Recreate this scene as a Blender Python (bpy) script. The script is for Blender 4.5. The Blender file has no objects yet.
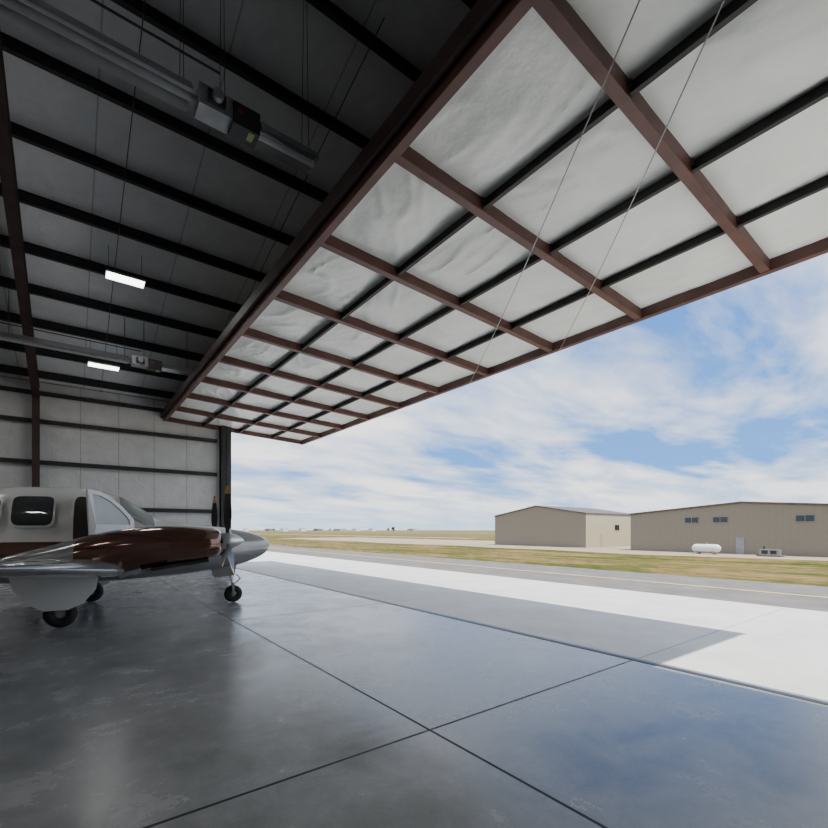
import bpy, math, random
from mathutils import Vector, Matrix, noise
random.seed(7)
S=bpy.context.scene
# ------------------------------------------------------------------ materials
def mat(name,col=(.5,.5,.5),rough=.6,metal=0.0,noise_scale=None,col2=None,bump=0,bump_scale=20,coat=0,detail=6,lo=.35,hi=.65,stretch=None,emit=0):
    m=bpy.data.materials.new(name); m.use_nodes=True
    nt=m.node_tree; b=nt.nodes['Principled BSDF']
    b.inputs['Base Color'].default_value=(*col,1); b.inputs['Roughness'].default_value=rough
    b.inputs['Metallic'].default_value=metal; b.inputs['Coat Weight'].default_value=coat
    if emit:
        b.inputs['Emission Color'].default_value=(*col,1); b.inputs['Emission Strength'].default_value=emit
    tc=nt.nodes.new('ShaderNodeTexCoord'); src=tc.outputs['Object']
    if stretch:
        mp=nt.nodes.new('ShaderNodeMapping'); mp.inputs['Scale'].default_value=stretch
        nt.links.new(src,mp.inputs[0]); src=mp.outputs[0]
    if noise_scale:
        n=nt.nodes.new('ShaderNodeTexNoise'); n.inputs['Scale'].default_value=noise_scale; n.inputs['Detail'].default_value=detail
        r=nt.nodes.new('ShaderNodeValToRGB'); r.color_ramp.elements[0].color=(*col,1); r.color_ramp.elements[1].color=(*(col2 or col),1)
        r.color_ramp.elements[0].position=lo; r.color_ramp.elements[1].position=hi
        nt.links.new(src,n.inputs['Vector']); nt.links.new(n.outputs['Fac'],r.inputs[0]); nt.links.new(r.outputs[0],b.inputs['Base Color'])
    if bump:
        n=nt.nodes.new('ShaderNodeTexNoise'); n.inputs['Scale'].default_value=bump_scale; n.inputs['Detail'].default_value=5
        bp=nt.nodes.new('ShaderNodeBump'); bp.inputs['Strength'].default_value=bump; bp.inputs['Distance'].default_value=.05
        nt.links.new(src,n.inputs['Vector']); nt.links.new(n.outputs['Fac'],bp.inputs['Height']); nt.links.new(bp.outputs[0],b.inputs['Normal'])
    return m
def N(nt,t,**k):
    n=nt.nodes.new(t)
    for a,v in k.items(): setattr(n,a,v)
    return n
def M(nt,op,a,b=None,c=None):
    n=nt.nodes.new('ShaderNodeMath'); n.operation=op
    for i,v in enumerate((a,b,c)):
        if v is None: continue
        if isinstance(v,(int,float)): n.inputs[i].default_value=v
        else: nt.links.new(v,n.inputs[i])
    return n.outputs[0]
def mixc(nt,f,a,b):
    n=nt.nodes.new('ShaderNodeMix'); n.data_type='RGBA'
    for i,v in ((0,f),(6,a),(7,b)):
        if isinstance(v,(int,float)): n.inputs[i].default_value=v
        elif isinstance(v,tuple): n.inputs[i].default_value=(*v,1)
        else: nt.links.new(v,n.inputs[i])
    return n.outputs[2]
def ramp(nt,src,stops):
    r=nt.nodes.new('ShaderNodeValToRGB'); e=r.color_ramp.elements
    while len(e)<len(stops): e.new(.5)
    for el,(p,c) in zip(e,stops): el.position=p; el.color=(*c,1) if isinstance(c,tuple) else (c,c,c,1)
    nt.links.new(src,r.inputs[0]); return r.outputs[0]
def nz(nt,vec,scale,detail=6,rough=.5,dist=0):
    n=nt.nodes.new('ShaderNodeTexNoise'); n.inputs['Scale'].default_value=scale; n.inputs['Detail'].default_value=detail
    n.inputs['Roughness'].default_value=rough; n.inputs['Distortion'].default_value=dist
    nt.links.new(vec,n.inputs['Vector']); return n.outputs['Fac']

def joints(nt,axis_out,offset,period,width):
    a=M(nt,'SUBTRACT',axis_out,offset); a=M(nt,'DIVIDE',a,period); f=M(nt,'ROUND',a); a=M(nt,'SUBTRACT',a,f)
    a=M(nt,'ABSOLUTE',a); return M(nt,'LESS_THAN',a,width/period/2)

def floor_mat():
    m=bpy.data.materials.new('polished_concrete'); m.use_nodes=True; nt=m.node_tree; b=nt.nodes['Principled BSDF']
    tc=N(nt,'ShaderNodeTexCoord'); v=tc.outputs['Object']; sp=N(nt,'ShaderNodeSeparateXYZ'); nt.links.new(v,sp.inputs[0])
    a=nz(nt,v,.55,8,.58,.3); c=nz(nt,v,1.9,9,.6,.35); d=nz(nt,v,30,4,.6)
    s=M(nt,'MULTIPLY_ADD',c,.5,M(nt,'MULTIPLY',a,.5)); s=M(nt,'MULTIPLY_ADD',M(nt,'SUBTRACT',d,.5),.12,s)
    col=ramp(nt,s,[(.34,(.20,.204,.202)),(.47,(.275,.28,.277)),(.56,(.335,.34,.335)),(.68,(.45,.455,.45))])
    j=M(nt,'MAXIMUM',joints(nt,sp.outputs[0],2.29,5.5,.024),joints(nt,sp.outputs[1],2.81,5.5,.024))
    col=mixc(nt,j,col,(.010,.011,.012)); nt.links.new(col,b.inputs['Base Color'])
    r=ramp(nt,s,[(.36,.13),(.62,.33)]); nt.links.new(M(nt,'MULTIPLY_ADD',j,.5,r),b.inputs['Roughness'])
    bp=N(nt,'ShaderNodeBump'); bp.inputs['Strength'].default_value=.05; bp.inputs['Distance'].default_value=.02
    h=M(nt,'SUBTRACT',c,M(nt,'MULTIPLY',j,3)); nt.links.new(h,bp.inputs['Height']); nt.links.new(bp.outputs[0],b.inputs['Normal'])
    return m
def apron_mat():
    m=bpy.data.materials.new('apron_concrete'); m.use_nodes=True; nt=m.node_tree; b=nt.nodes['Principled BSDF']
    tc=N(nt,'ShaderNodeTexCoord'); v=tc.outputs['Object']; sp=N(nt,'ShaderNodeSeparateXYZ'); nt.links.new(v,sp.inputs[0])
    a=nz(nt,v,1.2,8,.6,.3)
    col=ramp(nt,a,[(.3,(.58,.58,.56)),(.7,(.72,.72,.70))])
    j=M(nt,'MAXIMUM',joints(nt,sp.outputs[0],8.7,3.1,.02),joints(nt,sp.outputs[1],2.81,5.5,.02))
    col=mixc(nt,M(nt,'MULTIPLY',j,.6),col,(.12,.12,.12)); nt.links.new(col,b.inputs['Base Color'])
    b.inputs['Roughness'].default_value=.8
    return m
def grass_mat():
    m=bpy.data.materials.new('dry_grass'); m.use_nodes=True; nt=m.node_tree; b=nt.nodes['Principled BSDF']
    tc=N(nt,'ShaderNodeTexCoord'); v=tc.outputs['Object']; sp=N(nt,'ShaderNodeSeparateXYZ'); nt.links.new(v,sp.inputs[0])
    mp=N(nt,'ShaderNodeMapping'); mp.inputs['Scale'].default_value=(1,.45,1); nt.links.new(v,mp.inputs[0]); v2=mp.outputs[0]
    a=nz(nt,v2,.26,9,.72); c=nz(nt,v2,2.2,6,.75); s=M(nt,'MULTIPLY_ADD',c,.45,M(nt,'MULTIPLY',a,.55))
    col=ramp(nt,s,[(.42,(.045,.070,.012)),(.485,(.09,.095,.024)),(.515,(.17,.12,.045)),(.60,(.27,.18,.085))])
    far=ramp(nt,M(nt,'DIVIDE',sp.outputs[0],300),[(.2,0.0),(.9,1.0)])
    col=mixc(nt,M(nt,'MULTIPLY',far,.6),col,(.22,.19,.095))
    nt.links.new(col,b.inputs['Base Color']); b.inputs['Roughness'].default_value=1; b.inputs['Specular IOR Level'].default_value=.05
    bp=N(nt,'ShaderNodeBump'); bp.inputs['Strength'].default_value=.6; bp.inputs['Distance'].default_value=.1
    nt.links.new(c,bp.inputs['Height']); nt.links.new(bp.outputs[0],b.inputs['Normal'])
    return m
def insul_mat(name,c1,c2,axis,period,off):
    m=bpy.data.materials.new(name); m.use_nodes=True; nt=m.node_tree; b=nt.nodes['Principled BSDF']
    tc=N(nt,'ShaderNodeTexCoord'); v=tc.outputs['Object']; sp=N(nt,'ShaderNodeSeparateXYZ'); nt.links.new(v,sp.inputs[0])
    a=nz(nt,v,2.0,6,.6,.5)
    col=ramp(nt,a,[(.3,c1),(.7,c2)])
    j=joints(nt,sp.outputs[axis],off,period,.03); col=mixc(nt,M(nt,'MULTIPLY',j,.4),col,(.05,.05,.05))
    nt.links.new(col,b.inputs['Base Color']); b.inputs['Roughness'].default_value=.42
    bp=N(nt,'ShaderNodeBump'); bp.inputs['Strength'].default_value=.5; bp.inputs['Distance'].default_value=.06
    nt.links.new(nz(nt,v,3.5,6,.6,1.0),bp.inputs['Height']); nt.links.new(bp.outputs[0],b.inputs['Normal'])
    return m
def siding_mat(name,col):
    m=bpy.data.materials.new(name); m.use_nodes=True; nt=m.node_tree; b=nt.nodes['Principled BSDF']
    tc=N(nt,'ShaderNodeTexCoord'); sp=N(nt,'ShaderNodeSeparateXYZ'); nt.links.new(tc.outputs['Object'],sp.inputs[0])
    s=M(nt,'ADD',sp.outputs[0],sp.outputs[1]); w=M(nt,'PINGPONG',s,.3)
    bp=N(nt,'ShaderNodeBump'); bp.inputs['Strength'].default_value=.3; bp.inputs['Distance'].default_value=.04
    nt.links.new(w,bp.inputs['Height']); nt.links.new(bp.outputs[0],b.inputs['Normal'])
    dk=M(nt,'LESS_THAN',w,.03); nt.links.new(mixc(nt,M(nt,'MULTIPLY',dk,.12),col,(.1,.09,.07)),b.inputs['Base Color'])
    b.inputs['Roughness'].default_value=.6
    return m

MF=floor_mat(); MA=apron_mat(); MG=grass_mat()
M_ceil=insul_mat('roof_insulation',(.56,.57,.58),(.66,.67,.68),0,1.8,.4)
M_wall=insul_mat('wall_insulation',(.50,.505,.51),(.60,.605,.61),0,1.2,.3)
M_wally=insul_mat('end_wall_insulation',(.58,.585,.59),(.68,.685,.69),1,1.2,.3)
M_cloth=mat('door_insulation_vinyl',(.73,.76,.72),.34,noise_scale=1.1,col2=(.84,.865,.83),bump=.6,bump_scale=2.6)
M_red=mat('red_oxide_primer',(.085,.034,.028),.5,noise_scale=3,col2=(.125,.052,.042))
M_dark=mat('dark_purlin_steel',(.012,.011,.012),.6,noise_scale=4,col2=(.022,.018,.018))
M_frame=mat('dark_red_frame_steel',(.030,.014,.013),.55,noise_scale=3,col2=(.045,.020,.018))
M_ext=siding_mat('tan_metal_siding',(.25,.215,.155))
M_ext2=siding_mat('cream_or_sunlit_siding',(.48,.43,.29))  # on building side walls facing the sun, sunlight is painted in as paler siding
M_roofm=mat('brown_roof_metal',(.09,.07,.06),.5,noise_scale=2,col2=(.13,.10,.08))
M_white=mat('aircraft_white_paint',(.72,.72,.70),.18,noise_scale=1.5,col2=(.78,.78,.76),coat=.6)
M_silver=mat('aircraft_silver_paint',(.25,.255,.26),.22,.4,noise_scale=2,col2=(.32,.325,.33),coat=.6)
M_maroon=mat('aircraft_bronze_paint',(.11,.048,.032),.14,.6,noise_scale=2,col2=(.16,.072,.05),coat=1.0)
M_glass=mat('tinted_aircraft_glass',(.03,.033,.035),.06,noise_scale=1,col2=(.05,.053,.055),coat=1)
M_door=mat('doorway_shade',(.02,.018,.016),.7,noise_scale=4,col2=(.045,.038,.032))
M_wsh=mat('windshield_glass',(.22,.25,.25),.06,noise_scale=1,col2=(.34,.37,.36),coat=1)
M_rub=mat('tire_rubber',(.012,.012,.013),.75,noise_scale=20,col2=(.02,.02,.02))
M_blade=mat('propeller_black',(.012,.012,.013),.4,noise_scale=5,col2=(.02,.02,.02))
M_yel=mat('propeller_tip_yellow',(.55,.30,.04),.4,noise_scale=5,col2=(.6,.35,.06))
M_alu=mat('aluminium_reflector',(.55,.56,.57),.28,.9,noise_scale=3,col2=(.65,.66,.67))
M_grey=mat('galvanised_grey',(.25,.26,.27),.45,.5,noise_scale=6,col2=(.33,.34,.35))
M_black=mat('black_box_paint',(.02,.02,.02),.5,noise_scale=6,col2=(.03,.03,.03))
M_chain=mat('hanger_wire',(.06,.06,.06),.4,.8,noise_scale=8,col2=(.09,.09,.09))
M_cable=mat('steel_cable',(.30,.29,.28),.35,.8,noise_scale=30,col2=(.4,.39,.38))
M_led=mat('led_lens',(1,.98,.94),.4,emit=8)
M_asph=mat('asphalt',(.13,.12,.108),.85,noise_scale=1.2,col2=(.18,.167,.15))
M_line=mat('yellow_taxi_line',(.55,.42,.12),.8,noise_scale=4,col2=(.65,.52,.2))
M_grav=mat('gravel',(.30,.235,.155),.95,noise_scale=.5,col2=(.40,.32,.22))
M_sky_win=mat('building_window_glass',(.02,.025,.03),.1,noise_scale=2,col2=(.03,.035,.04))
M_tank=mat('tank_white',(.75,.75,.75),.4,noise_scale=3,col2=(.8,.8,.8))
M_leaf=mat('tree_leaves',(.04,.07,.025),.9,noise_scale=.6,col2=(.07,.1,.04))
M_lab=mat('sticker_green',(.25,.38,.10),.5,noise_scale=20,col2=(.32,.42,.16))
M_redp=mat('sticker_red',(.2,.03,.025),.5,noise_scale=20,col2=(.25,.05,.03))

# ------------------------------------------------------------------ helpers
def empty(name,loc=(0,0,0),rot=(0,0,0)):
    e=bpy.data.objects.new(name,None); S.collection.objects.link(e); e.location=loc; e.rotation_euler=rot; e.empty_display_size=.2; return e
class B:
    def __init__(s): s.v=[];s.f=[];s.mi=[];s.mats=[]
    def m(s,mt):
        if mt not in s.mats: s.mats.append(mt)
        return s.mats.index(mt)
    def add(s,vs,fs,mt):
        o=len(s.v); s.v+= [tuple(v) for v in vs]; i=s.m(mt)
        for f in fs: s.f.append([o+k for k in f]); s.mi.append(i)
    def box(s,x0,x1,y0,y1,z0,z1,mt):
        s.add([(x0,y0,z0),(x1,y0,z0),(x1,y1,z0),(x0,y1,z0),(x0,y0,z1),(x1,y0,z1),(x1,y1,z1),(x0,y1,z1)],
              [(0,3,2,1),(4,5,6,7),(0,1,5,4),(1,2,6,5),(2,3,7,6),(3,0,4,7)],mt)
    def prism(s,p,q,w,h,mt,up=(0,0,1)):
        p=Vector(p);q=Vector(q);d=(q-p).normalized();u=Vector(up);sd=d.cross(u).normalized();u=sd.cross(d).normalized()
        vs=[c+sd*a*w/2+u*b*h/2 for c in(p,q) for a,b in((-1,-1),(1,-1),(1,1),(-1,1))]
        s.add(vs,[(0,1,2,3),(7,6,5,4),(0,4,5,1),(1,5,6,2),(2,6,7,3),(3,7,4,0)],mt)
    def ibeam(s,p,q,w,h,mt,t=.015,up=(0,0,1)):
        p=Vector(p);q=Vector(q);d=(q-p).normalized();u=Vector(up);sd=d.cross(u).normalized();u=sd.cross(d).normalized()
        s.prism(p,q,t,h,mt,up); s.prism(p+u*h/2,q+u*h/2,w,t,mt,up); s.prism(p-u*h/2,q-u*h/2,w,t,mt,up)
    def cyl(s,p,q,r,mt,n=16,r2=None,cap=True):
        p=Vector(p);q=Vector(q);d=(q-p).normalized();a=d.orthogonal().normalized();b=d.cross(a);r2=r if r2 is None else r2
        vs=[];
        for c,R in((p,r),(q,r2)):
            for i in range(n):
                t=2*math.pi*i/n; vs.append(c+a*math.cos(t)*R+b*math.sin(t)*R)
        fs=[(i,(i+1)%n,n+(i+1)%n,n+i) for i in range(n)]
        if cap: fs+= [tuple(range(n))[::-1],tuple(range(n,2*n))]
        s.add(vs,fs,mt)
    def torus(s,c,R,r,axis,mt,n=32,k=12,flat=1.0):
        axis=Vector(axis).normalized();a=axis.orthogonal().normalized();b=axis.cross(a);vs=[];fs=[];c=Vector(c)
        for i in range(n):
            t=2*math.pi*i/n;e=a*math.cos(t)+b*math.sin(t)
            for j in range(k):
                p=2*math.pi*j/k; vs.append(c+e*(R+r*math.cos(p))+axis*r*flat*math.sin(p))
        for i in range(n):
            for j in range(k): fs.append((i*k+j,((i+1)%n)*k+j,((i+1)%n)*k+(j+1)%k,i*k+(j+1)%k))
        s.add(vs,fs,mt)
    def lathe(s,c,axis,prof,mt,n=24):
        axis=Vector(axis).normalized();a=axis.orthogonal().normalized();b=axis.cross(a);c=Vector(c);vs=[];fs=[]
        for (h,r) in prof:
            for i in range(n):
                t=2*math.pi*i/n; vs.append(c+axis*h+(a*math.cos(t)+b*math.sin(t))*max(r,.0005))
        for k in range(len(prof)-1):
            for i in range(n): fs.append((k*n+i,k*n+(i+1)%n,(k+1)*n+(i+1)%n,(k+1)*n+i))
        s.add(vs,fs,mt)
    def out(s,name,parent=None,smooth=False,bevel=0):
        me=bpy.data.meshes.new(name); me.from_pydata(s.v,[],s.f)
        for mt in s.mats: me.materials.append(mt)
        me.polygons.foreach_set('material_index',s.mi)
        me.update()
        import bmesh
        bm=bmesh.new(); bm.from_mesh(me); bmesh.ops.recalc_face_normals(bm,faces=bm.faces); bm.to_mesh(me); bm.free()
        o=bpy.data.objects.new(name,me); S.collection.objects.link(o)
        if smooth:
            me.polygons.foreach_set('use_smooth',[True]*len(me.polygons))
            me.set_sharp_from_angle(angle=math.radians(35))
        if bevel:
            md=o.modifiers.new('bevel','BEVEL'); md.width=bevel; md.segments=2; md.limit_method='ANGLE'
        if parent: o.parent=parent
        return o

# ------------------------------------------------------------------ constants
XT=5.58; YF=20.95; YN=-9.0; XB=-14.0
EAVE=6.62; SL=.231; YR=6.0; XE=6.5  # XE: unseen eave overhang, extended to keep sun off the inside floor
def roofz(y): return EAVE+SL*(YF-y) if y>=YR else EAVE+SL*(YF-YR)-SL*(YR-y)

# ------------------------------------------------------------------ ground
b=B(); b.box(XB,XT-.08,YN,YF,-.2,0,MF); b.out('floor')
b=B(); b.box(XT-.08,XT,.45,YF-.4,-.2,.005,M_black); b.box(XT,XT+.07,.45,YF-.4,-.2,.003,M_grey); b.out('door_threshold')
b=B(); b.box(XT+.07,11.8,-40,330,-.2,-.004,MA); b.out('concrete_apron')
b=B(); b.box(11.8,17.1,-60,700,-.2,-.012,M_asph); b.box(14.3,14.45,-60,700,-.05,-.006,M_line); b.out('taxiway')
def sheet(name,xs,zs,ys,mt):
    b=B(); vs=[(x,y,z) for x,z in zip(xs,zs) for y in ys]; n=len(ys)
    b.add(vs,[(i*n+j,(i+1)*n+j,(i+1)*n+j+1,i*n+j+1) for i in range(len(xs)-1) for j in range(n-1)],mt); b.out(name,smooth=True)
YS=[-3000,-200,-60,0,40,100,200,700,2000,6000]
sheet('grass_field',[17.1,20,24,30,36,42],[-.02,-.03,-.15,-.5,-.85,-1],YS,MG)
sheet('prairie_ground',[42,60,120,400,1500,5000],[-1]*6,YS,MG)
b=B(); b.add([(-3000,-3000,-.25),(17.1,-3000,-.25),(17.1,6000,-.25),(-3000,6000,-.25)],[(0,1,2,3)],MG); b.out('ground')
b=B()
vs=[];NN=50
for i in range(NN+1):
    y=-60+i*4; w0=49+3*noise.noise((y*.06,0,0))+ .02*max(0,y); w1=80
    vs+=[(w0,y,-.99),(w1,y,-.99)]
b.add(vs,[(2*i,2*i+1,2*i+3,2*i+2) for i in range(NN)],M_grav)
b.out('gravel_lot')
b=B(); b.add([(95,100,-.98),(103,100,-.98),(103,900,-.98),(95,900,-.98)],[(0,1,2,3)],M_grav); b.out('dirt_road')

# ------------------------------------------------------------------ hangar shell
b=B(); 
for ya,yb in ((YN,YR),(YR,YF+.2)):
    za,zb=roofz(ya),roofz(yb)
    seg=40
    for k in range(seg):
        y0=ya+(yb-ya)*k/seg;y1=ya+(yb-ya)*(k+1)/seg
        vs=[(XB,y0,roofz(y0)+.30),(XE,y0,roofz(y0)+.30),(XE,y1,roofz(y1)+.30),(XB,y1,roofz(y1)+.30)]
        b.add(vs,[(0,1,2,3)],M_ceil)
    b.add([(XB,ya,za+.42),(XE,ya,za+.42),(XE,yb,zb+.42),(XB,yb,zb+.42)],[(0,1,2,3)],M_roofm)
b.add([(XE,YN,roofz(YN)+.1),(XE,YR,roofz(YR)+.1),(XE,YF+.2,roofz(YF)+.1),(XE,YF+.2,roofz(YF)+.42),(XE,YR,roofz(YR)+.42),(XE,YN,roofz(YN)+.42)],[(0,1,4,5),(1,2,3,4)],M_roofm)
b.out('ceiling')
b=B(); b.box(XB,XT,YF,YF+.04,0,EAVE+.25,M_wall); b.box(XB,XT,YF+.041,YF+.12,-.1,EAVE+.3,M_ext); b.out('wall_far')
b=B(); b.box(XB,XT,YN-.12,YN,0,roofz(YN)+.3,M_wall); b.out('wall_near')
b=B(); vs=[(XB,YN,0),(XB,YF,0),(XB,YF,roofz(YF)+.3),(XB,YR,roofz(YR)+.3),(XB,YN,roofz(YN)+.3)]
vs+=[(x-.1,y,z) for x,y,z in vs]
b.add(vs,[(0,1,2,3,4),(9,8,7,6,5),(0,5,6,1),(1,6,7,2),(2,7,8,3),(3,8,9,4),(4,9,5,0)],M_wally); b.out('wall_back')
b=B()
def hwall(y0,y1,z0):
    n=[(XT-.12,y0,z0),(XT-.12,y1,z0),(XT-.12,y1,roofz(y1)+.3),(XT-.12,y0,roofz(y0)+.3)]
    n+=[(XT,y,z) for _,y,z in n]
    b.add(n,[(0,1,2,3),(0,4,5,1),(1,5,6,2),(2,6,7,3),(3,7,4,0)],M_wally); b.add([(x+.002,y,z) for x,y,z in n[4:]],[(0,1,2,3)],M_ext)
hwall(YN,.25,0); hwall(.25,YR,6.32); hwall(YR,YF,6.32)
b.out('wall_front')

# steel frames
def frame(X,name):
    e=empty(name)
    b=B(); 
    b.ibeam((X,YF-.3,0),(X,YF-.3,EAVE-.1),.2,.35,M_frame,.02,up=(0,1,0)); b.box(X-.17,X+.17,YF-.55,YF-.05,0,.03,M_frame)
    b.ibeam((X,YN+.3,0),(X,YN+.3,roofz(YN)-.1),.2,.35,M_frame,.02,up=(0,1,0))
    b.out('columns',e)
    b=B(); b.ibeam((X,YF-.15,roofz(YF)-.22),(X,YR,roofz(YR)-.22),.2,.5,M_frame,.02)
    b.ibeam((X,YN+.15,roofz(YN)-.22),(X,YR,roofz(YR)-.22),.2,.5,M_frame,.02)
    b.out('rafters',e)
for X in (-.96,-7.5): frame(X,'steel_frame')
e=empty('door_opening_frame')
b=B(); b.ibeam((XT-.28,YF-.2,0),(XT-.28,YF-.2,6.3),.22,.28,M_dark,.02,up=(0,1,0)); b.box(XT-.14,XT+.04,YF-.3,YF+.03,0,6.4,M_black)
b.ibeam((XT-.28,-.02,0),(XT-.28,-.02,6.3),.22,.28,M_dark,.02,up=(0,1,0)); b.out('jamb_columns',e)
b=B(); b.ibeam((XT-.28,.0,6.55),(XT-.28,YF-.05,6.55),.2,.3,M_frame,.02); b.out('header_beam',e)
b=B(); b.ibeam((XT-.3,YF-.2,roofz(YF)+.05),(XT-.3,YR,roofz(YR)-.15),.15,.3,M_frame,.015); b.ibeam((XT-.3,YN+.2,roofz(YN)-.15),(XT-.3,YR,roofz(YR)-.15),.15,.3,M_frame,.015); b.out('end_rafter',e)
b=B(); y=YF-.75; k=0
while y>YN+.3:
    z=roofz(y)+.16
    b.box(XB+.05,XT-.13,y-.012,y+.012,z-.13,z+.13,M_dark); b.box(XB+.05,XT-.13,y-.09,y+.012,z-.135,z-.115,M_dark); b.box(XB+.05,XT-.13,y-.012,y+.09,z+.115,z+.135,M_dark)
    y-=1.5
b.out('roof_purlins')
b=B()
for z in (.9,2.4,4.0,5.45,6.45):
    b.box(XB+.05,XT-.5,YF-.13,YF-.01,z-.012,z+.012,M_dark); b.box(XB+.05,XT-.5,YF-.14,YF-.125,z-.08,z+.08,M_dark)
b.out('wall_girts')
b=B()
for X in (.9,4.1):
    b.cyl((X,YF-.5,roofz(YF-.5)-.03),(X,YR+.2,roofz(YR+.2)-.03),.009,M_chain,6)
b.out('roof_brace_rods')

# ------------------------------------------------------------------ hangar door
D=empty('hangar_door')
XI,XO=3.08,9.0
def dz(x): return 6.06-.049*(x-XI)
ribs=[.35+2.052*k for k in range(11)]
gx=[XI+(XO-XI)*k/4 for k in range(5)]
b=B()
for y in ribs:
    b.prism((XI,y,dz(XI)+.1),(XO,y,dz(XO)+.1),.13,.2,M_red)
    for g in gx[1:4]: b.box(g-.05,g+.05,y-.085,y+.085,dz(g)+.1,dz(g)+.2,M_red)
b.out('ribs',D,bevel=.008)
b=B(); b.prism((XO,ribs[0]-.07,dz(XO)+.1),(XO,ribs[-1]+.07,dz(XO)+.1),.12,.22,M_red)
b.prism((XI,ribs[0]-.07,dz(XI)+.10),(XI,ribs[-1]+.07,dz(XI)+.10),.12,.20,M_red)
b.prism((XI-.12,ribs[0]-.07,dz(XI)+.22),(XI-.12,ribs[-1]+.07,dz(XI)+.22),.06,.22,M_frame)
b.out('edge_rails',D,bevel=.008)
b=B()
for g in gx[1:4]:
    for i in range(10):
        y0,y1=ribs[i]+.066,ribs[i+1]-.066
        z=dz(g)
        b.box(g-.01,g+.01,y0,y1,z+.04,z+.2,M_dark); b.box(g-.05,g+.01,y0,y1,z+.03,z+.045,M_dark); b.box(g+.025,g+.04,y0,y1,z+.06,z+.2,M_dark)
b.out('girts',D)
b=B(); nx,ny=30,36
for i in range(10):
    for j in range(4):
        x0,x1=gx[j]+.0,gx[j+1]-.0; y0,y1=ribs[i],ribs[i+1]; vs=[];fs=[]
        ph=random.random()*50; th=random.uniform(-.6,.9); ct,st=math.cos(th),math.sin(th)
        for a in range(nx+1):
            for c in range(ny+1):
                u=a/nx;v=c/ny;x=x0+(x1-x0)*u;y=y0+(y1-y0)*v
                env=min(1,9*u*(1-u))*min(1,9*v*(1-v))
                p_=x*ct-y*st; q_=x*st+y*ct
                w=noise.noise((x*1.1+ph,y*.8,ph))*.06
                w-=max(0,.5-abs(noise.noise((p_*2.2+ph,q_*.55,9)))*4)*.045
                w-=max(0,.5-abs(noise.noise((p_*4.5-ph,q_*1.1,4)))*4)*.020
                vs.append((x,y,dz(x)+.18-.05*math.sin(math.pi*u)*math.sin(math.pi*v)+w*env))
        for a in range(nx):
            for c in range(ny): fs.append((a*(ny+1)+c,(a+1)*(ny+1)+c,(a+1)*(ny+1)+c+1,a*(ny+1)+c+1))
        b.add(vs,fs,M_cloth)
b.out('insulation_blanket',D,smooth=True)
b=B(); b.prism(((XI),(ribs[0]+ribs[-1])/2,dz(XI)+.3),(XO+.06,(ribs[0]+ribs[-1])/2,dz(XO)+.3),ribs[-1]-ribs[0]+.14,.03,M_ext); b.out('outer_skin',D)
b=B()
def cable(p,q,sag,mt=M_cable,r=.007):
    p=Vector(p);q=Vector(q);L=14;pts=[p.lerp(q,t/L)+Vector((0,0,-sag*math.sin(math.pi*t/L))) for t in range(L+1)]
    for s_,t_ in zip(pts,pts[1:]): b.cyl(s_,t_,r,mt,6,cap=False)
cable((9.0,6.3,5.75),(3.95,1.15,5.88),.10); cable((9.0,9.25,5.75),(3.2,1.15,5.95),.14)
b.out('brace_cables',D)

# ------------------------------------------------------------------ tube heaters
def heater(name,Y,Z,x0,x1,box):
    e=empty(name)
    b=B()
    prof=[(-.20,-.08),(-.13,.06),(.13,.06),(.20,-.08)]
    vs=[(x,Y+a,Z+c) for x in(x0,x1) for a,c in prof]
    b.add(vs,[(0,1,5,4),(1,2,6,5),(2,3,7,6)],M_alu)
    b.out('reflector_hood',e)
    b=B(); b.cyl((x0,Y,Z-.03),(x1+.1,Y,Z-.03),.05,M_grey,16); b.out('burner_tube',e,smooth=True)
    b=B(); b.box(x1+.08,x1+.5,Y-.15,Y+.15,Z-.15,Z+.12,M_grey); b.box(x1+.18,x1+.4,Y-.2,Y-.15,Z-.1,Z+.06,M_black)
    b.cyl((x1+.29,Y-.2,Z-.02),(x1+.29,Y-.28,Z-.02),.07,M_grey,16)
    b.box(x1+.5,x1+.86,Y-.17,Y+.12,Z-.20,Z+.10,M_black)
    b.box(x1+.56,x1+.64,Y-.174,Y-.17,Z-.04,Z+.02,M_redp); b.box(x1+.72,x1+.80,Y-.13,Y+.02,Z-.203,Z-.20,M_lab)
    b.out('burner_box',e,bevel=.01)
    b=B(); vs=[(x,Y+a,Z+c-.02) for x in(x1+.88,x1+1.75) for a,c in prof]
    b.add(vs,[(0,1,5,4),(1,2,6,5),(2,3,7,6),(0,3,2,1),(4,5,6,7)],M_alu); b.cyl((x1+.88,Y+.04,Z-.03),(x1+1.75,Y+.04,Z-.03),.045,M_tank,14); b.out('exhaust_hood',e)
    b=B()
    for x in [x0+.4,(x0+x1)/2,x1-.1,x1+.4,x1+1.6]:
        for s_ in(-.13,.13): b.cyl((x,Y+s_,Z+.06),(x,Y+s_*.3,roofz(Y)+.25),.005,M_chain,5)
    b.cyl((x0,Y-.3,Z+.22),(x1+.3,Y-.3,Z+.22),.015,M_black,8)
    b.out('hanger_wires',e)
    return e
heater('tube_heater',6.5,7.3,-5.0,1.25,True)
heater('tube_heater',16.1,6.75,-4.0,1.4,True)

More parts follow.
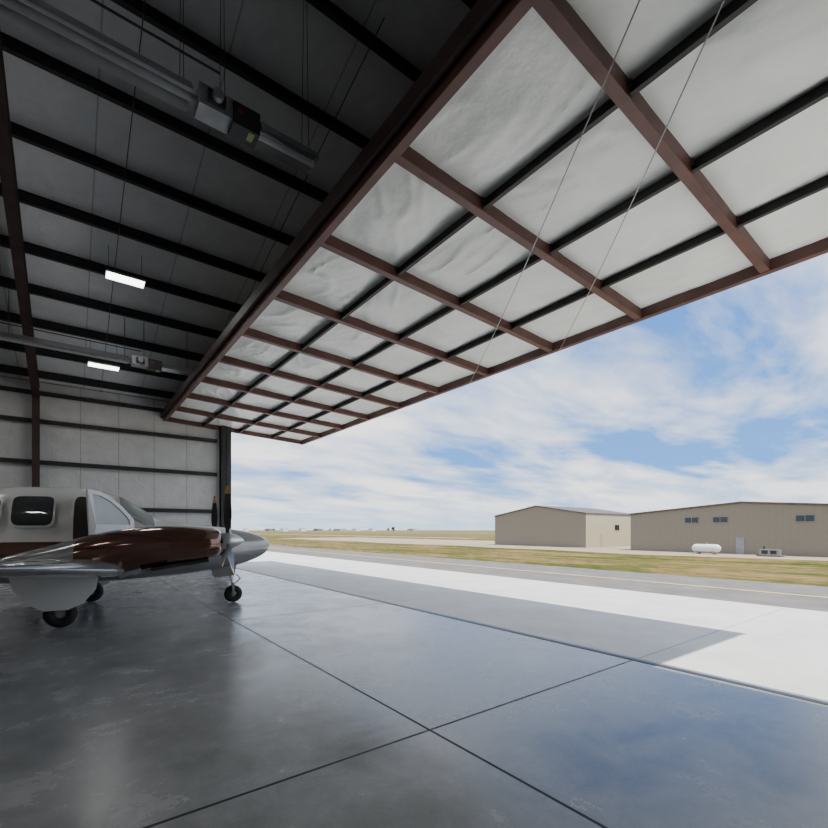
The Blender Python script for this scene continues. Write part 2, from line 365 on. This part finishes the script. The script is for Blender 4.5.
# ------------------------------------------------------------------ LED fixtures
def led(X,Y,Z,power):
    e=empty('led_or_fill_fixture')
    b=B(); b.box(X-.42,X+.42,Y-.19,Y+.19,Z+.02,Z+.07,M_grey); b.box(X-.15,X+.15,Y-.1,Y+.1,Z+.07,Z+.13,M_black); b.out('housing',e,bevel=.01)
    b=B(); b.box(X-.4,X+.4,Y-.17,Y+.17,Z,Z+.018,M_led); b.out('lens',e)
    b=B()
    for s_ in(-.35,.35): b.cyl((X+s_,Y,Z+.07),(X+s_,Y,roofz(Y)+.25),.006,M_chain,5)
    b.out('hanger_wires',e)
    L=bpy.data.lights.new('led_or_fill_lamp','AREA'); L.shape='RECTANGLE'; L.size=.8; L.size_y=.34; L.energy=power; L.color=(1,.97,.93)
    o=bpy.data.objects.new('led_or_fill_lamp',L); S.collection.objects.link(o); o.location=(X,Y,Z-.01); o.parent=e
led(1.1,13.4,7.85,30); led(.85,17.5,6.8,18)
for X in (-4.5,-10.5):
    for Y in (-4.5,2.5,9.5,16.5): led(X,Y,roofz(Y)-.45,42)  # out-of-view fixtures, added as fill light for the interior

# ------------------------------------------------------------------ airplane
A=empty('twin_engine_airplane',(.12,10.9,0),(0,0,math.radians(-9.5)))
def catmull(tab,x):
    tab=sorted(tab); 
    if x<=tab[0][0]: return tab[0][1:]
    if x>=tab[-1][0]: return tab[-1][1:]
    for i in range(len(tab)-1):
        if tab[i][0]<=x<=tab[i+1][0]: break
    p1,p2=tab[i],tab[i+1]; h=p2[0]-p1[0]; t=(x-p1[0])/h; res=[]
    for k in range(1,len(p1)):
        def slope(a,b_): return (tab[b_][k]-tab[a][k])/(tab[b_][0]-tab[a][0])
        def mk(i_):
            if i_==0: return slope(0,1)
            if i_==len(tab)-1: return slope(i_-1,i_)
            s1,s2=slope(i_-1,i_),slope(i_,i_+1)
            return 0 if s1*s2<=0 else 2*s1*s2/(s1+s2)
        m1,m2=mk(i),mk(i+1)
        res.append((2*t**3-3*t*t+1)*p1[k]+(t**3-2*t*t+t)*h*m1+(-2*t**3+3*t*t)*p2[k]+(t**3-t*t)*h*m2)
    return res
FUS=[(3.58,.015,1.27,1.255,1.24),(3.54,.09,1.35,1.25,1.15),(3.42,.19,1.44,1.24,1.04),(3.2,.28,1.53,1.22,.93),(2.9,.36,1.60,1.2,.83),(2.4,.46,1.68,1.17,.74),(1.9,.53,1.75,1.15,.68),
 (1.38,.58,1.82,1.13,.64),(1.05,.60,2.03,1.15,.62),(.7,.61,2.25,1.18,.60),(.35,.62,2.36,1.2,.6),(-.2,.62,2.41,1.2,.6),(-.8,.61,2.40,1.2,.61),(-1.5,.57,2.30,1.22,.66),(-2.2,.48,2.12,1.27,.75),(-3.2,.33,1.9,1.33,.9),(-4.4,.18,1.74,1.4,1.1),(-5.4,.04,1.62,1.48,1.35)]
def sgnp(v,e): return math.copysign(abs(v)**e,v)
def fus(x,t,off=0):
    w,zt,zm,zb=catmull(FUS,x)
    c,s_=math.cos(t),math.sin(t)
    e=.86
    y=w*sgnp(s_,e)
    if c>0:
        H=zt-zm; z=zm+H*sgnp(c,.8); 
        cab=max(0,min(1,(zt-1.85)/.4)); y*=1-.16*cab*(max(0,c)**1.2)
        y+= sgnp(s_,1)*0.10*cab*math.sin(2*abs(t))*.6
    else: z=zm+(zm-zb)*sgnp(c,.8)
    p=Vector((x,y,z))
    if off:
        q=Vector((0,y,z-1.3)); q.normalize(); p+=q*off
    return p
b=B(); NX,NT=150,64
xs_=[]
for i in range(NX+1):
    u=i/NX; xs_.append(3.58-(3.58+5.4)*(u**1.35))
vs=[fus(x,2*math.pi*(j+.0)/NT) for x in xs_ for j in range(NT)]
fw=[];fm=[];fsil=[]
for i in range(NX):
    xm=(xs_[i]+xs_[i+1])/2
    for j in range(NT):
        f=(i*NT+j,i*NT+(j+1)%NT,(i+1)*NT+(j+1)%NT,(i+1)*NT+j)
        t=(j+.5)/NT*360; t=min(t,360-t)
        if xm>2.75: (fsil if t<200 else fm).append(f)
        elif 84<t<102: fm.append(f)
        elif t>=102: fsil.append(f)
        else: fw.append(f)
b.v+=[tuple(v) for v in vs]
for lst,mt in((fw,M_white),(fm,M_maroon),(fsil,M_silver)):
    k=b.m(mt)
    for f in lst: b.f.append(list(f)); b.mi.append(k)
b.out('fuselage',A,smooth=True)
def panel(bb,cs,side,mt,off=.008,rnd=.25,nr=8,nn=48):
    def bil(u,v):
        (a,b_,c,d)=cs
        x=(1-u)*(1-v)*a[0]+u*(1-v)*b_[0]+u*v*c[0]+(1-u)*v*d[0]
        t=(1-u)*(1-v)*a[1]+u*(1-v)*b_[1]+u*v*c[1]+(1-u)*v*d[1]
        return x,math.radians(t)*side
    vs=[fus(*bil(.5,.5),off)];fs=[]
    for r in range(1,nr+1):
        for k in range(nn):
            t=2*math.pi*k/nn
            cu,sv=math.cos(t),math.sin(t)
            u=.5+.5*r/nr*sgnp(cu,rnd); v=.5+.5*r/nr*sgnp(sv,rnd)
            vs.append(fus(*bil(u,v),off))
    for k in range(nn): fs.append((0,1+k,1+(k+1)%nn))
    for r in range(1,nr):
        for k in range(nn):
            fs.append((1+(r-1)*nn+k,1+r*nn+k,1+r*nn+(k+1)%nn,1+(r-1)*nn+(k+1)%nn))
    bb.add(vs,fs,mt)
b=B(); c2=B()
for s_ in(-1,1):
    L_=[([(1.24,5),(.66,4),(.74,44),(1.32,50)],M_wsh),
        ([(-.28,38),(-.86,38),(-.86,72),(-.28,72)],M_glass),
        ([(-1.02,40),(-1.6,43),(-1.55,70),(-1.02,72)],M_glass)]
    if s_==1: L_+=[([(.62,46),(.36,40),(.36,72),(1.18,76)],M_wsh),([(.26,38),(-.14,37),(-.14,74),(.26,74)],M_glass)]
    else: L_+=[([(.60,38),(.02,34),(.02,98),(.98,98)],M_door)]  # dark panel on the skin stands in for shade inside the open doorway
    for cs,mt in L_:
        panel(b,cs,s_,mt,.012,.33)
        cx=sum(c[0] for c in cs)/4; ct=sum(c[1] for c in cs)/4
        panel(c2,[(cx+(c[0]-cx)*1.10,ct+(c[1]-ct)*1.08) for c in cs],s_,M_white,.006,.33)
b.out('cabin_windows',A,smooth=True); c2.out('window_frames',A,smooth=True)
# open cabin door (hinged at its front edge, swung out)
b=B(); hx,hy=.97,-.615; dd=Vector((-math.cos(math.radians(46)),-math.sin(math.radians(46)),0)); nn_=Vector((dd.y,-dd.x,0))
def dp(u,z,o): 
    cur=-.10*max(0,(z-1.6))/.7
    return Vector((hx,hy,0))+dd*u+nn_*(o+cur*-1)+Vector((0,0,z))
outl=[(0,1.02),(0,1.80),(.20,2.02),(.42,2.20),(.62,2.29),(.86,2.31),(.86,1.02)]
inn=[(.09,1.70),(.09,1.79),(.25,1.97),(.45,2.13),(.62,2.21),(.77,2.23),(.77,1.70)]
n=7
for o0,o1 in((-.018,.018),):
    A0=[dp(u,z,o0) for u,z in outl]; A1=[dp(u,z,o1) for u,z in outl]; I0=[dp(u,z,o0) for u,z in inn]; I1=[dp(u,z,o1) for u,z in inn]
    vs=A0+A1+I0+I1; fs=[]
    for k in range(n):
        q=(k+1)%n
        fs+= [(k,q,2*n+q,2*n+k),(n+k,3*n+k,3*n+q,n+q),(k,n+k,n+q,q),(2*n+k,2*n+q,3*n+q,3*n+k)]
    b.add(vs,fs,M_white)
b.add([dp(u,z,0) for u,z in inn],[tuple(range(n))],M_wsh)
b.cyl(dp(.78,1.5,.03),dp(.66,1.5,.03),.012,M_alu,8)
b.out('cabin_door',A)

def naca(u,th): return 5*th*(.2969*math.sqrt(u)-.126*u-.3516*u*u+.2843*u**3-.1036*u**4)
def wing(bb,side,secs,mt,vert=False):
    NU=24;tab=[]
    for i,(y,le,ch,z,th) in enumerate(secs):
        pts=[]
        for k in range(2*NU):
            if k<=NU: u=.5*(1+math.cos(math.pi*k/NU)); sg=1
            else: u=.5*(1-math.cos(math.pi*(k-NU)/NU)); sg=-1
            zz=sg*naca(u,th)*ch + .02*ch*math.sin(math.pi*u)
            if vert: pts.append((le-u*ch, sg*naca(u,th)*ch, y))
            else: pts.append((le-u*ch,side*y,z+zz))
        tab.append(pts)
    n=2*NU; vs=[p for r in tab for p in r]; fs=[]
    for i in range(len(tab)-1):
        for k in range(n): fs.append((i*n+k,i*n+(k+1)%n,(i+1)*n+(k+1)%n,(i+1)*n+k))
    fs.append(tuple((len(tab)-1)*n+k for k in range(n))); fs.append(tuple(range(n)))
    bb.add(vs,fs,mt)
W=[(.3,1.3,2.5,.84,.14),(1.1,1.05,2.2,.89,.15),(1.65,.95,2.05,.93,.15),(2.4,.88,1.9,.99,.15),(3.6,.74,1.62,1.09,.15),(4.8,.6,1.32,1.19,.14),(5.35,.52,1.15,1.235,.13),(5.6,.4,.95,1.26,.11),(5.75,.15,.55,1.275,.07),(5.78,0,.25,1.28,.03)]
for s_,nm in((-1,'wing_right'),(1,'wing_left')):
    b=B(); wing(b,s_,W,M_silver); b.out(nm,A,smooth=True)
b=B(); T=[(.05,-4.3,1.0,1.62,.1),(1.2,-4.55,.8,1.66,.1),(2.2,-4.75,.55,1.7,.08)]
for s_ in(-1,1): wing(b,s_,T,M_white)
wing(b,1,[(1.5,-3.4,1.7,0,.1),(2.0,-4.1,1.3,0,.1),(2.9,-4.7,.8,0,.09),(3.0,-4.8,.5,0,.05)],M_maroon,vert=True)
b.out('tail_surfaces',A,smooth=True)
DX=.06
NAC=[(2.36+DX,.16,1.50,1.38,1.26),(2.34+DX,.28,1.57,1.37,1.17),(2.26+DX,.36,1.62,1.35,1.11),(2.0+DX,.42,1.65,1.33,1.05),(1.5+DX,.45,1.67,1.31,1.0),(1.0+DX,.45,1.64,1.26,.90),(.5,.42,1.54,1.2,.84),(0,.36,1.38,1.12,.84),(-.6,.25,1.2,1.04,.86),(-1.1,.06,1.02,.97,.92)]
def nac(x,t,yc):
    w,zt,zm,zb=catmull(NAC,x); c,s_=math.cos(t),math.sin(t)
    return (x,yc+w*sgnp(s_,.8),zm+((zt-zm) if c>0 else (zm-zb))*sgnp(c,.8))
def ellip(bb,c,rx,rz,mt,n=20,d=.01):
    c=Vector(c); vs=[c+Vector((0,math.cos(2*math.pi*k/n)*rx,math.sin(2*math.pi*k/n)*rz)) for k in range(n)]
    vs+=[v+Vector((-d,0,0)) for v in vs]
    bb.add(vs,[tuple(range(n)),tuple(range(n,2*n))]+[(k,(k+1)%n,n+(k+1)%n,n+k) for k in range(n)],mt)
for s_,nm in((-1,'right'),(1,'left')):
    yc=s_*1.65; b=B(); n=48; xs2=[2.36+DX-(3.46+DX)*(k/60)**1.2 for k in range(61)]
    vs=[nac(x,2*math.pi*j/n,yc) for x in xs2 for j in range(n)]
    fa=[];fb=[]
    for i in range(60):
        for j in range(n):
            f=(i*n+j,i*n+(j+1)%n,(i+1)*n+(j+1)%n,(i+1)*n+j); t=(j+.5)/n*360;t=min(t,360-t)
            (fa if t>22 and xs2[i]>.3 else fb).append(f)
    b.v+=vs
    for lst,mt in((fa,M_maroon),(fb,M_silver)):
        k=b.m(mt)
        for f in lst: b.f.append(list(f)); b.mi.append(k)
    b.f.append(list(range(n))); b.mi.append(b.m(M_maroon))
    b.out('nacelle_'+nm,A,smooth=True)
    b=B()
    for q in(-1,1): ellip(b,(2.37+DX,yc+q*.2,1.40),.085,.055,M_black)
    ellip(b,(2.365+DX,yc,1.17),.1,.045,M_black)
    for q in(-1,1):
        b.cyl((1.15,yc+q*.25,.95),(.85,yc+q*.27,.83),.035,M_grey,12)
        b.prism((1.55,yc+q*.22,1.0),(1.15,yc+q*.22,.90),.26,.015,M_maroon)
    b.prism((2.2,yc,1.06),(1.3,yc,.93),.5,.06,M_black)
    b.out('nacelle_details_'+nm,A,bevel=.006)
    b=B(); b.lathe((2.37+DX,yc,1.40),(1,0,0),[(0,.15),(.08,.155),(.16,.145),(.26,.11),(.34,.06),(.385,.02),(.395,0)],M_alu); b.out('spinner_'+nm,A,smooth=True)
    b=B()
    for kb in range(3):
        ang=math.radians(90+120*kb); ru=Vector((0,math.cos(ang),math.sin(ang))); tu=Vector((0,-math.sin(ang),math.cos(ang))); fx=Vector((1,0,0))
        R=[.1,.2,.3,.45,.6,.75,.88,.96,1.03,1.06];C=[.05,.06,.10,.145,.155,.15,.135,.12,.09,.03]
        vs=[];K=12
        for r,c in zip(R,C):
            tw=math.radians(75-55*min(1,r/1.0)); cd=tu*math.cos(tw)+fx*math.sin(tw); nd=cd.cross(ru)
            th=max(.006,.045*(1-r)) 
            for k in range(K):
                a=2*math.pi*k/K; vs.append(Vector((2.47+DX,yc,1.40))+ru*r+cd*c*.62*math.cos(a)+nd*th*.5*math.sin(a))
        for i in range(len(R)-1):
            base=[vs[q] for q in range(i*K,(i+2)*K)]
            b.add(base,[(k,(k+1)%K,K+(k+1)%K,K+k) for k in range(K)],M_yel if 6<=i<=7 else M_blade)
        b.add(vs[-K:],[tuple(range(K))],M_blade)
    b.out('propeller_'+nm,A,smooth=True)
def wheel(bb,c,R,w):
    bb.torus(c,R-w*.5,w*.5,(0,1,0),M_rub,36,14,1.05)
    c=Vector(c)
    bb.lathe(c-Vector((0,w*.42,0)),(0,1,0),[(0,.0),(0,.05),(.02,.055),(.03,R*.5),(w*.42,R*.62),(w*.8,R*.5),(w*.82,.05),(w*.84,0)],M_grey,24)
for s_,nm in((-1,'right'),(1,'left')):
    b=B(); y=s_*1.5; wheel(b,(0,y,.235),.235,.17)
    b.cyl((-.02,y-s_*.14,.95),(-.01,y-s_*.14,.45),.05,M_white,16); b.cyl((-.01,y-s_*.14,.5),(0,y-s_*.14,.2),.032,M_alu,14)
    b.cyl((0,y-s_*.17,.235),(0,y,.235),.03,M_grey,12)
    b.prism((-.1,y-s_*.14,.5),(-.17,y-s_*.14,.38),.03,.05,M_grey,up=(1,0,0)); b.prism((-.17,y-s_*.14,.38),(-.05,y-s_*.14,.24),.03,.05,M_grey,up=(1,0,0))
    b.cyl((.02,y-s_*.16,.6),(.1,y-s_*.6,.88),.022,M_grey,10)
    b.out('main_gear_'+nm,A,smooth=True)
    b=B(); prof=[(-.62,.9),(.55,.9),(.5,.62),(.33,.40),(.12,.30),(-.2,.30),(-.42,.44),(-.58,.68)]
    yo=y+s_*.13
    vs=[(a,yo+s_*.05*(z-.3),z) for a,z in prof]+[(a,yo+s_*(.05*(z-.3)+.02),z) for a,z in prof]; n=len(prof)
    b.add(vs,[tuple(range(n)),tuple(range(2*n-1,n-1,-1))]+[(k,(k+1)%n,n+(k+1)%n,n+k) for k in range(n)],M_white); b.out('gear_door_'+nm,A,bevel=.006)
b=B(); wheel(b,(2.8,0,.19),.19,.14)
b.cyl((2.7,0,.95),(2.78,0,.48),.045,M_white,16); b.cyl((2.77,0,.52),(2.79,0,.40),.03,M_alu,14)
for q in(-1,1): b.prism((2.79,q*.10,.42),(2.8,q*.10,.17),.05,.02,M_grey,up=(0,1,0))
b.prism((2.79,-.11,.42),(2.79,.11,.42),.06,.04,M_grey)
b.prism((2.86,0,.62),(2.95,0,.52),.04,.02,M_grey); b.prism((2.95,0,.52),(2.84,0,.42),.04,.02,M_grey)
b.cyl((2.74,0,.7),(2.3,0,.85),.02,M_grey,10)
b.cyl((2.8,-.12,.19),(2.8,.12,.19),.02,M_grey,10)
b.out('nose_gear',A,smooth=True)
b=B()
for q in(-1,1): b.add([(2.85,q*.16,.86),(2.35,q*.16,.78),(2.4,q*.22,.58),(2.8,q*.22,.62),(2.85,q*.175,.86),(2.35,q*.175,.78),(2.4,q*.235,.58),(2.8,q*.235,.62)],[(0,1,2,3),(7,6,5,4),(0,4,5,1),(1,5,6,2),(2,6,7,3),(3,7,4,0)],M_silver)
b.cyl((-.4,0,2.38),(-.45,0,2.62),.012,M_white,8,.005)
b.out('nose_gear_doors',A)

# ------------------------------------------------------------------ outside buildings
def gable(name,x0,x1,y0,y1,zb,ze,zr,wm,sm):
    e=empty(name); ym=(y0+y1)/2; b=B()
    b.add([(x0,y0,zb),(x0,y1,zb),(x0,y1,ze),(x0,ym,zr),(x0,y0,ze)],[(0,1,2,3,4)],wm)
    b.add([(x1,y0,zb),(x1,y1,zb),(x1,y1,ze),(x1,ym,zr),(x1,y0,ze)],[(0,1,2,3,4)],wm)
    b.add([(x0,y0,zb),(x1,y0,zb),(x1,y0,ze),(x0,y0,ze)],[(0,1,2,3)],sm); b.add([(x0,y1,zb),(x1,y1,zb),(x1,y1,ze),(x0,y1,ze)],[(0,1,2,3)],wm)
    b.out('walls',e)
    b=B(); 
    for a,c in((y0,ym),(y1,ym)):
        g=(a-c)*.01
        b.add([(x0-.15,a+g,ze),(x1+.15,a+g,ze),(x1+.15,ym,zr),(x0-.15,ym,zr),(x0-.15,a+g,ze+.18),(x1+.15,a+g,ze+.18),(x1+.15,ym,zr+.18),(x0-.15,ym,zr+.18)],[(0,1,2,3),(4,5,6,7),(0,1,5,4),(1,2,6,5),(3,0,4,7)],M_roofm)
    b.out('roof',e); return e
e2=gable('metal_hangar_building',57.5,85,5.5,29.6,-.98,3.55,4.5,M_ext,M_ext2)
b=B()
for y in(22.4,19.5,12.2):
    b.box(57.44,57.52,y-.72,y+.72,2.4,3.1,M_grey); 
    for q in(-.36,.36): b.box(57.42,57.53,y+q-.33,y+q+.33,2.45,3.05,M_sky_win)
b.out('window_1',e2)
b=B(); b.box(57.42,57.5,17.2,18.0,-.98,.8,M_grey); b.out('door_1',e2)
e1=gable('metal_hangar_building',60,76,37.5,55.3,-.98,3.95,5.4,M_ext,M_ext2)
b=B(); b.box(64,65,37.42,37.5,-.98,1.1,M_ext2); b.box(68,69.2,37.42,37.5,1.6,2.4,M_sky_win); b.out('door_1',e1)
e=empty('propane_tank',(54.5,19.8,-.985))
b=B(); b.lathe((0,-1.4,.62),(0,1,0),[(0,0),(.08,.25),(.25,.4),(.45,.45),(2.35,.45),(2.55,.4),(2.72,.25),(2.8,0)],M_tank,24); b.cyl((0,0,1.0),(0,0,1.2),.15,M_grey,12); b.out('vessel',e,smooth=True)
b=B(); b.box(-.35,.35,-.85,-.65,0,.3,M_grey); b.box(-.35,.35,.65,.85,0,.3,M_grey); b.out('saddles',e)
e=empty('utility_generator',(54.5,14.2,-.985))
b=B(); b.box(-.5,.5,-1,1,0,.12,M_asph); b.box(-.4,.4,-.8,.8,.12,.7,M_grey); b.box(-.42,-.4,-.6,-.1,.25,.6,M_black); b.box(-.42,-.4,.1,.6,.25,.6,M_black); b.cyl((0,.5,.7),(0,.5,1.0),.06,M_black,8); b.out('cabinet',e)
# distant structures
b=B()
def place(px,d,w,h,mt):
    r=(px-414)/452.8*d; X=.6046*d+.7965*r; Y=.7965*d-.6046*r
    b.box(X-w/4,X+w/4,Y-w/2,Y+w/2,-.99,-1+h,mt); 
    b.add([(X-w/4-.3,Y-w/2-.3,-1+h),(X-w/4-.3,Y+w/2+.3,-1+h),(X-w/4-.3,Y,-1+h*1.25),(X+w/4+.3,Y-w/2-.3,-1+h),(X+w/4+.3,Y+w/2+.3,-1+h),(X+w/4+.3,Y,-1+h*1.25)],[(0,1,2),(3,5,4),(0,2,5,3),(1,4,5,2)],M_grey)
for px,d,w,h,mt in((270,1100,30,5,M_ext),(284,1000,22,5,M_tank),(302,960,18,5,M_tank),(318,1100,26,5,M_ext),(340,1200,40,5,M_ext2),(356,1100,24,5,M_tank),(372,1040,18,5,M_tank),(412,1120,24,5,M_ext2),(246,960,14,5,M_tank)): place(px,d,w,h,mt)
b.out('distant_buildings')
b=B(); random.seed(3)
def tree(px,d,h):
    r=(px-414)/452.8*d; X=.6046*d+.7965*r; Y=.7965*d-.6046*r
    b.cyl((X,Y,-.99),(X,Y,h*.5),.35,M_roofm,6,.2)
    for k in range(9):
        c=Vector((X+random.uniform(-1,1)*h*.22,Y+random.uniform(-1,1)*h*.28,h*random.uniform(.3,.8))); R=h*random.uniform(.14,.22)
        vs=[];fs=[]
        for i in range(7):
            for j in range(10):
                ph=math.pi*i/6;th=2*math.pi*j/10; q=Vector((math.sin(ph)*math.cos(th),math.sin(ph)*math.sin(th),math.cos(ph)))
                vs.append(c+q*R*(1+.3*noise.noise(q*2+c)))
        for i in range(6):
            for j in range(10): fs.append((i*10+j,i*10+(j+1)%10,(i+1)*10+(j+1)%10,(i+1)*10+j))
        b.add(vs,fs,M_leaf)
for px,d,h in((393,560,6),(388,700,5),(330,900,5),(274,900,5)): tree(px,d,h)
b.out('distant_trees')

# ------------------------------------------------------------------ world
w=bpy.data.worlds.new('sky'); S.world=w; w.use_nodes=True; nt=w.node_tree; bg=nt.nodes['Background']
tc=N(nt,'ShaderNodeTexCoord'); sp=N(nt,'ShaderNodeSeparateXYZ'); nt.links.new(tc.outputs['Generated'],sp.inputs[0])
zc=M(nt,'MAXIMUM',sp.outputs[2],0.0); den=M(nt,'ADD',zc,.16)
cx=M(nt,'DIVIDE',sp.outputs[0],den); cy=M(nt,'DIVIDE',sp.outputs[1],den)
cb=N(nt,'ShaderNodeCombineXYZ'); nt.links.new(cx,cb.inputs[0]); nt.links.new(cy,cb.inputs[1])
mp=N(nt,'ShaderNodeMapping'); mp.inputs['Location'].default_value=(1.05,.69,0); mp.inputs['Rotation'].default_value=(0,0,math.radians(35)); mp.inputs['Scale'].default_value=(.55,1.0,1); nt.links.new(cb.outputs[0],mp.inputs[0])
n1=nz(nt,mp.outputs[0],.62,9,.55,.4); n2=nz(nt,mp.outputs[0],2.0,9,.58,.3)
cl=M(nt,'MULTIPLY_ADD',n2,.3,M(nt,'MULTIPLY',n1,.7))
cov=ramp(nt,cl,[(.40,.03),(.47,.62),(.54,1.0)])
blue=ramp(nt,zc,[(0,(.30,.52,.80)),(.12,(.11,.33,.78)),(.5,(.06,.20,.62))])
white=ramp(nt,n2,[(.32,(.52,.64,.82)),(.6,(1.05,1.05,1.05))])
sky=mixc(nt,cov,blue,white)
haze=ramp(nt,zc,[(0,.75),(.07,0.0)]); sky=mixc(nt,haze,sky,(.50,.70,.90))
nt.links.new(sky,bg.inputs['Color']); bg.inputs['Strength'].default_value=2.0
L=bpy.data.lights.new('sun','SUN'); L.energy=8; L.angle=math.radians(.6); L.color=(1,.96,.9)
so=bpy.data.objects.new('sun',L); S.collection.objects.link(so); so.location=(10,-20,40)
so.rotation_euler=Vector((.72,-2.2,5.8)).to_track_quat('Z','Y').to_euler()
C=bpy.data.cameras.new('camera'); C.sensor_width=36; C.lens=452.8/828*36; C.shift_y=116/828; C.clip_end=8000; C.clip_start=.05
co=bpy.data.objects.new('camera',C); S.collection.objects.link(co); co.location=(0,0,1.6); co.rotation_euler=(math.pi/2,0,-math.radians(37.2)); S.camera=co
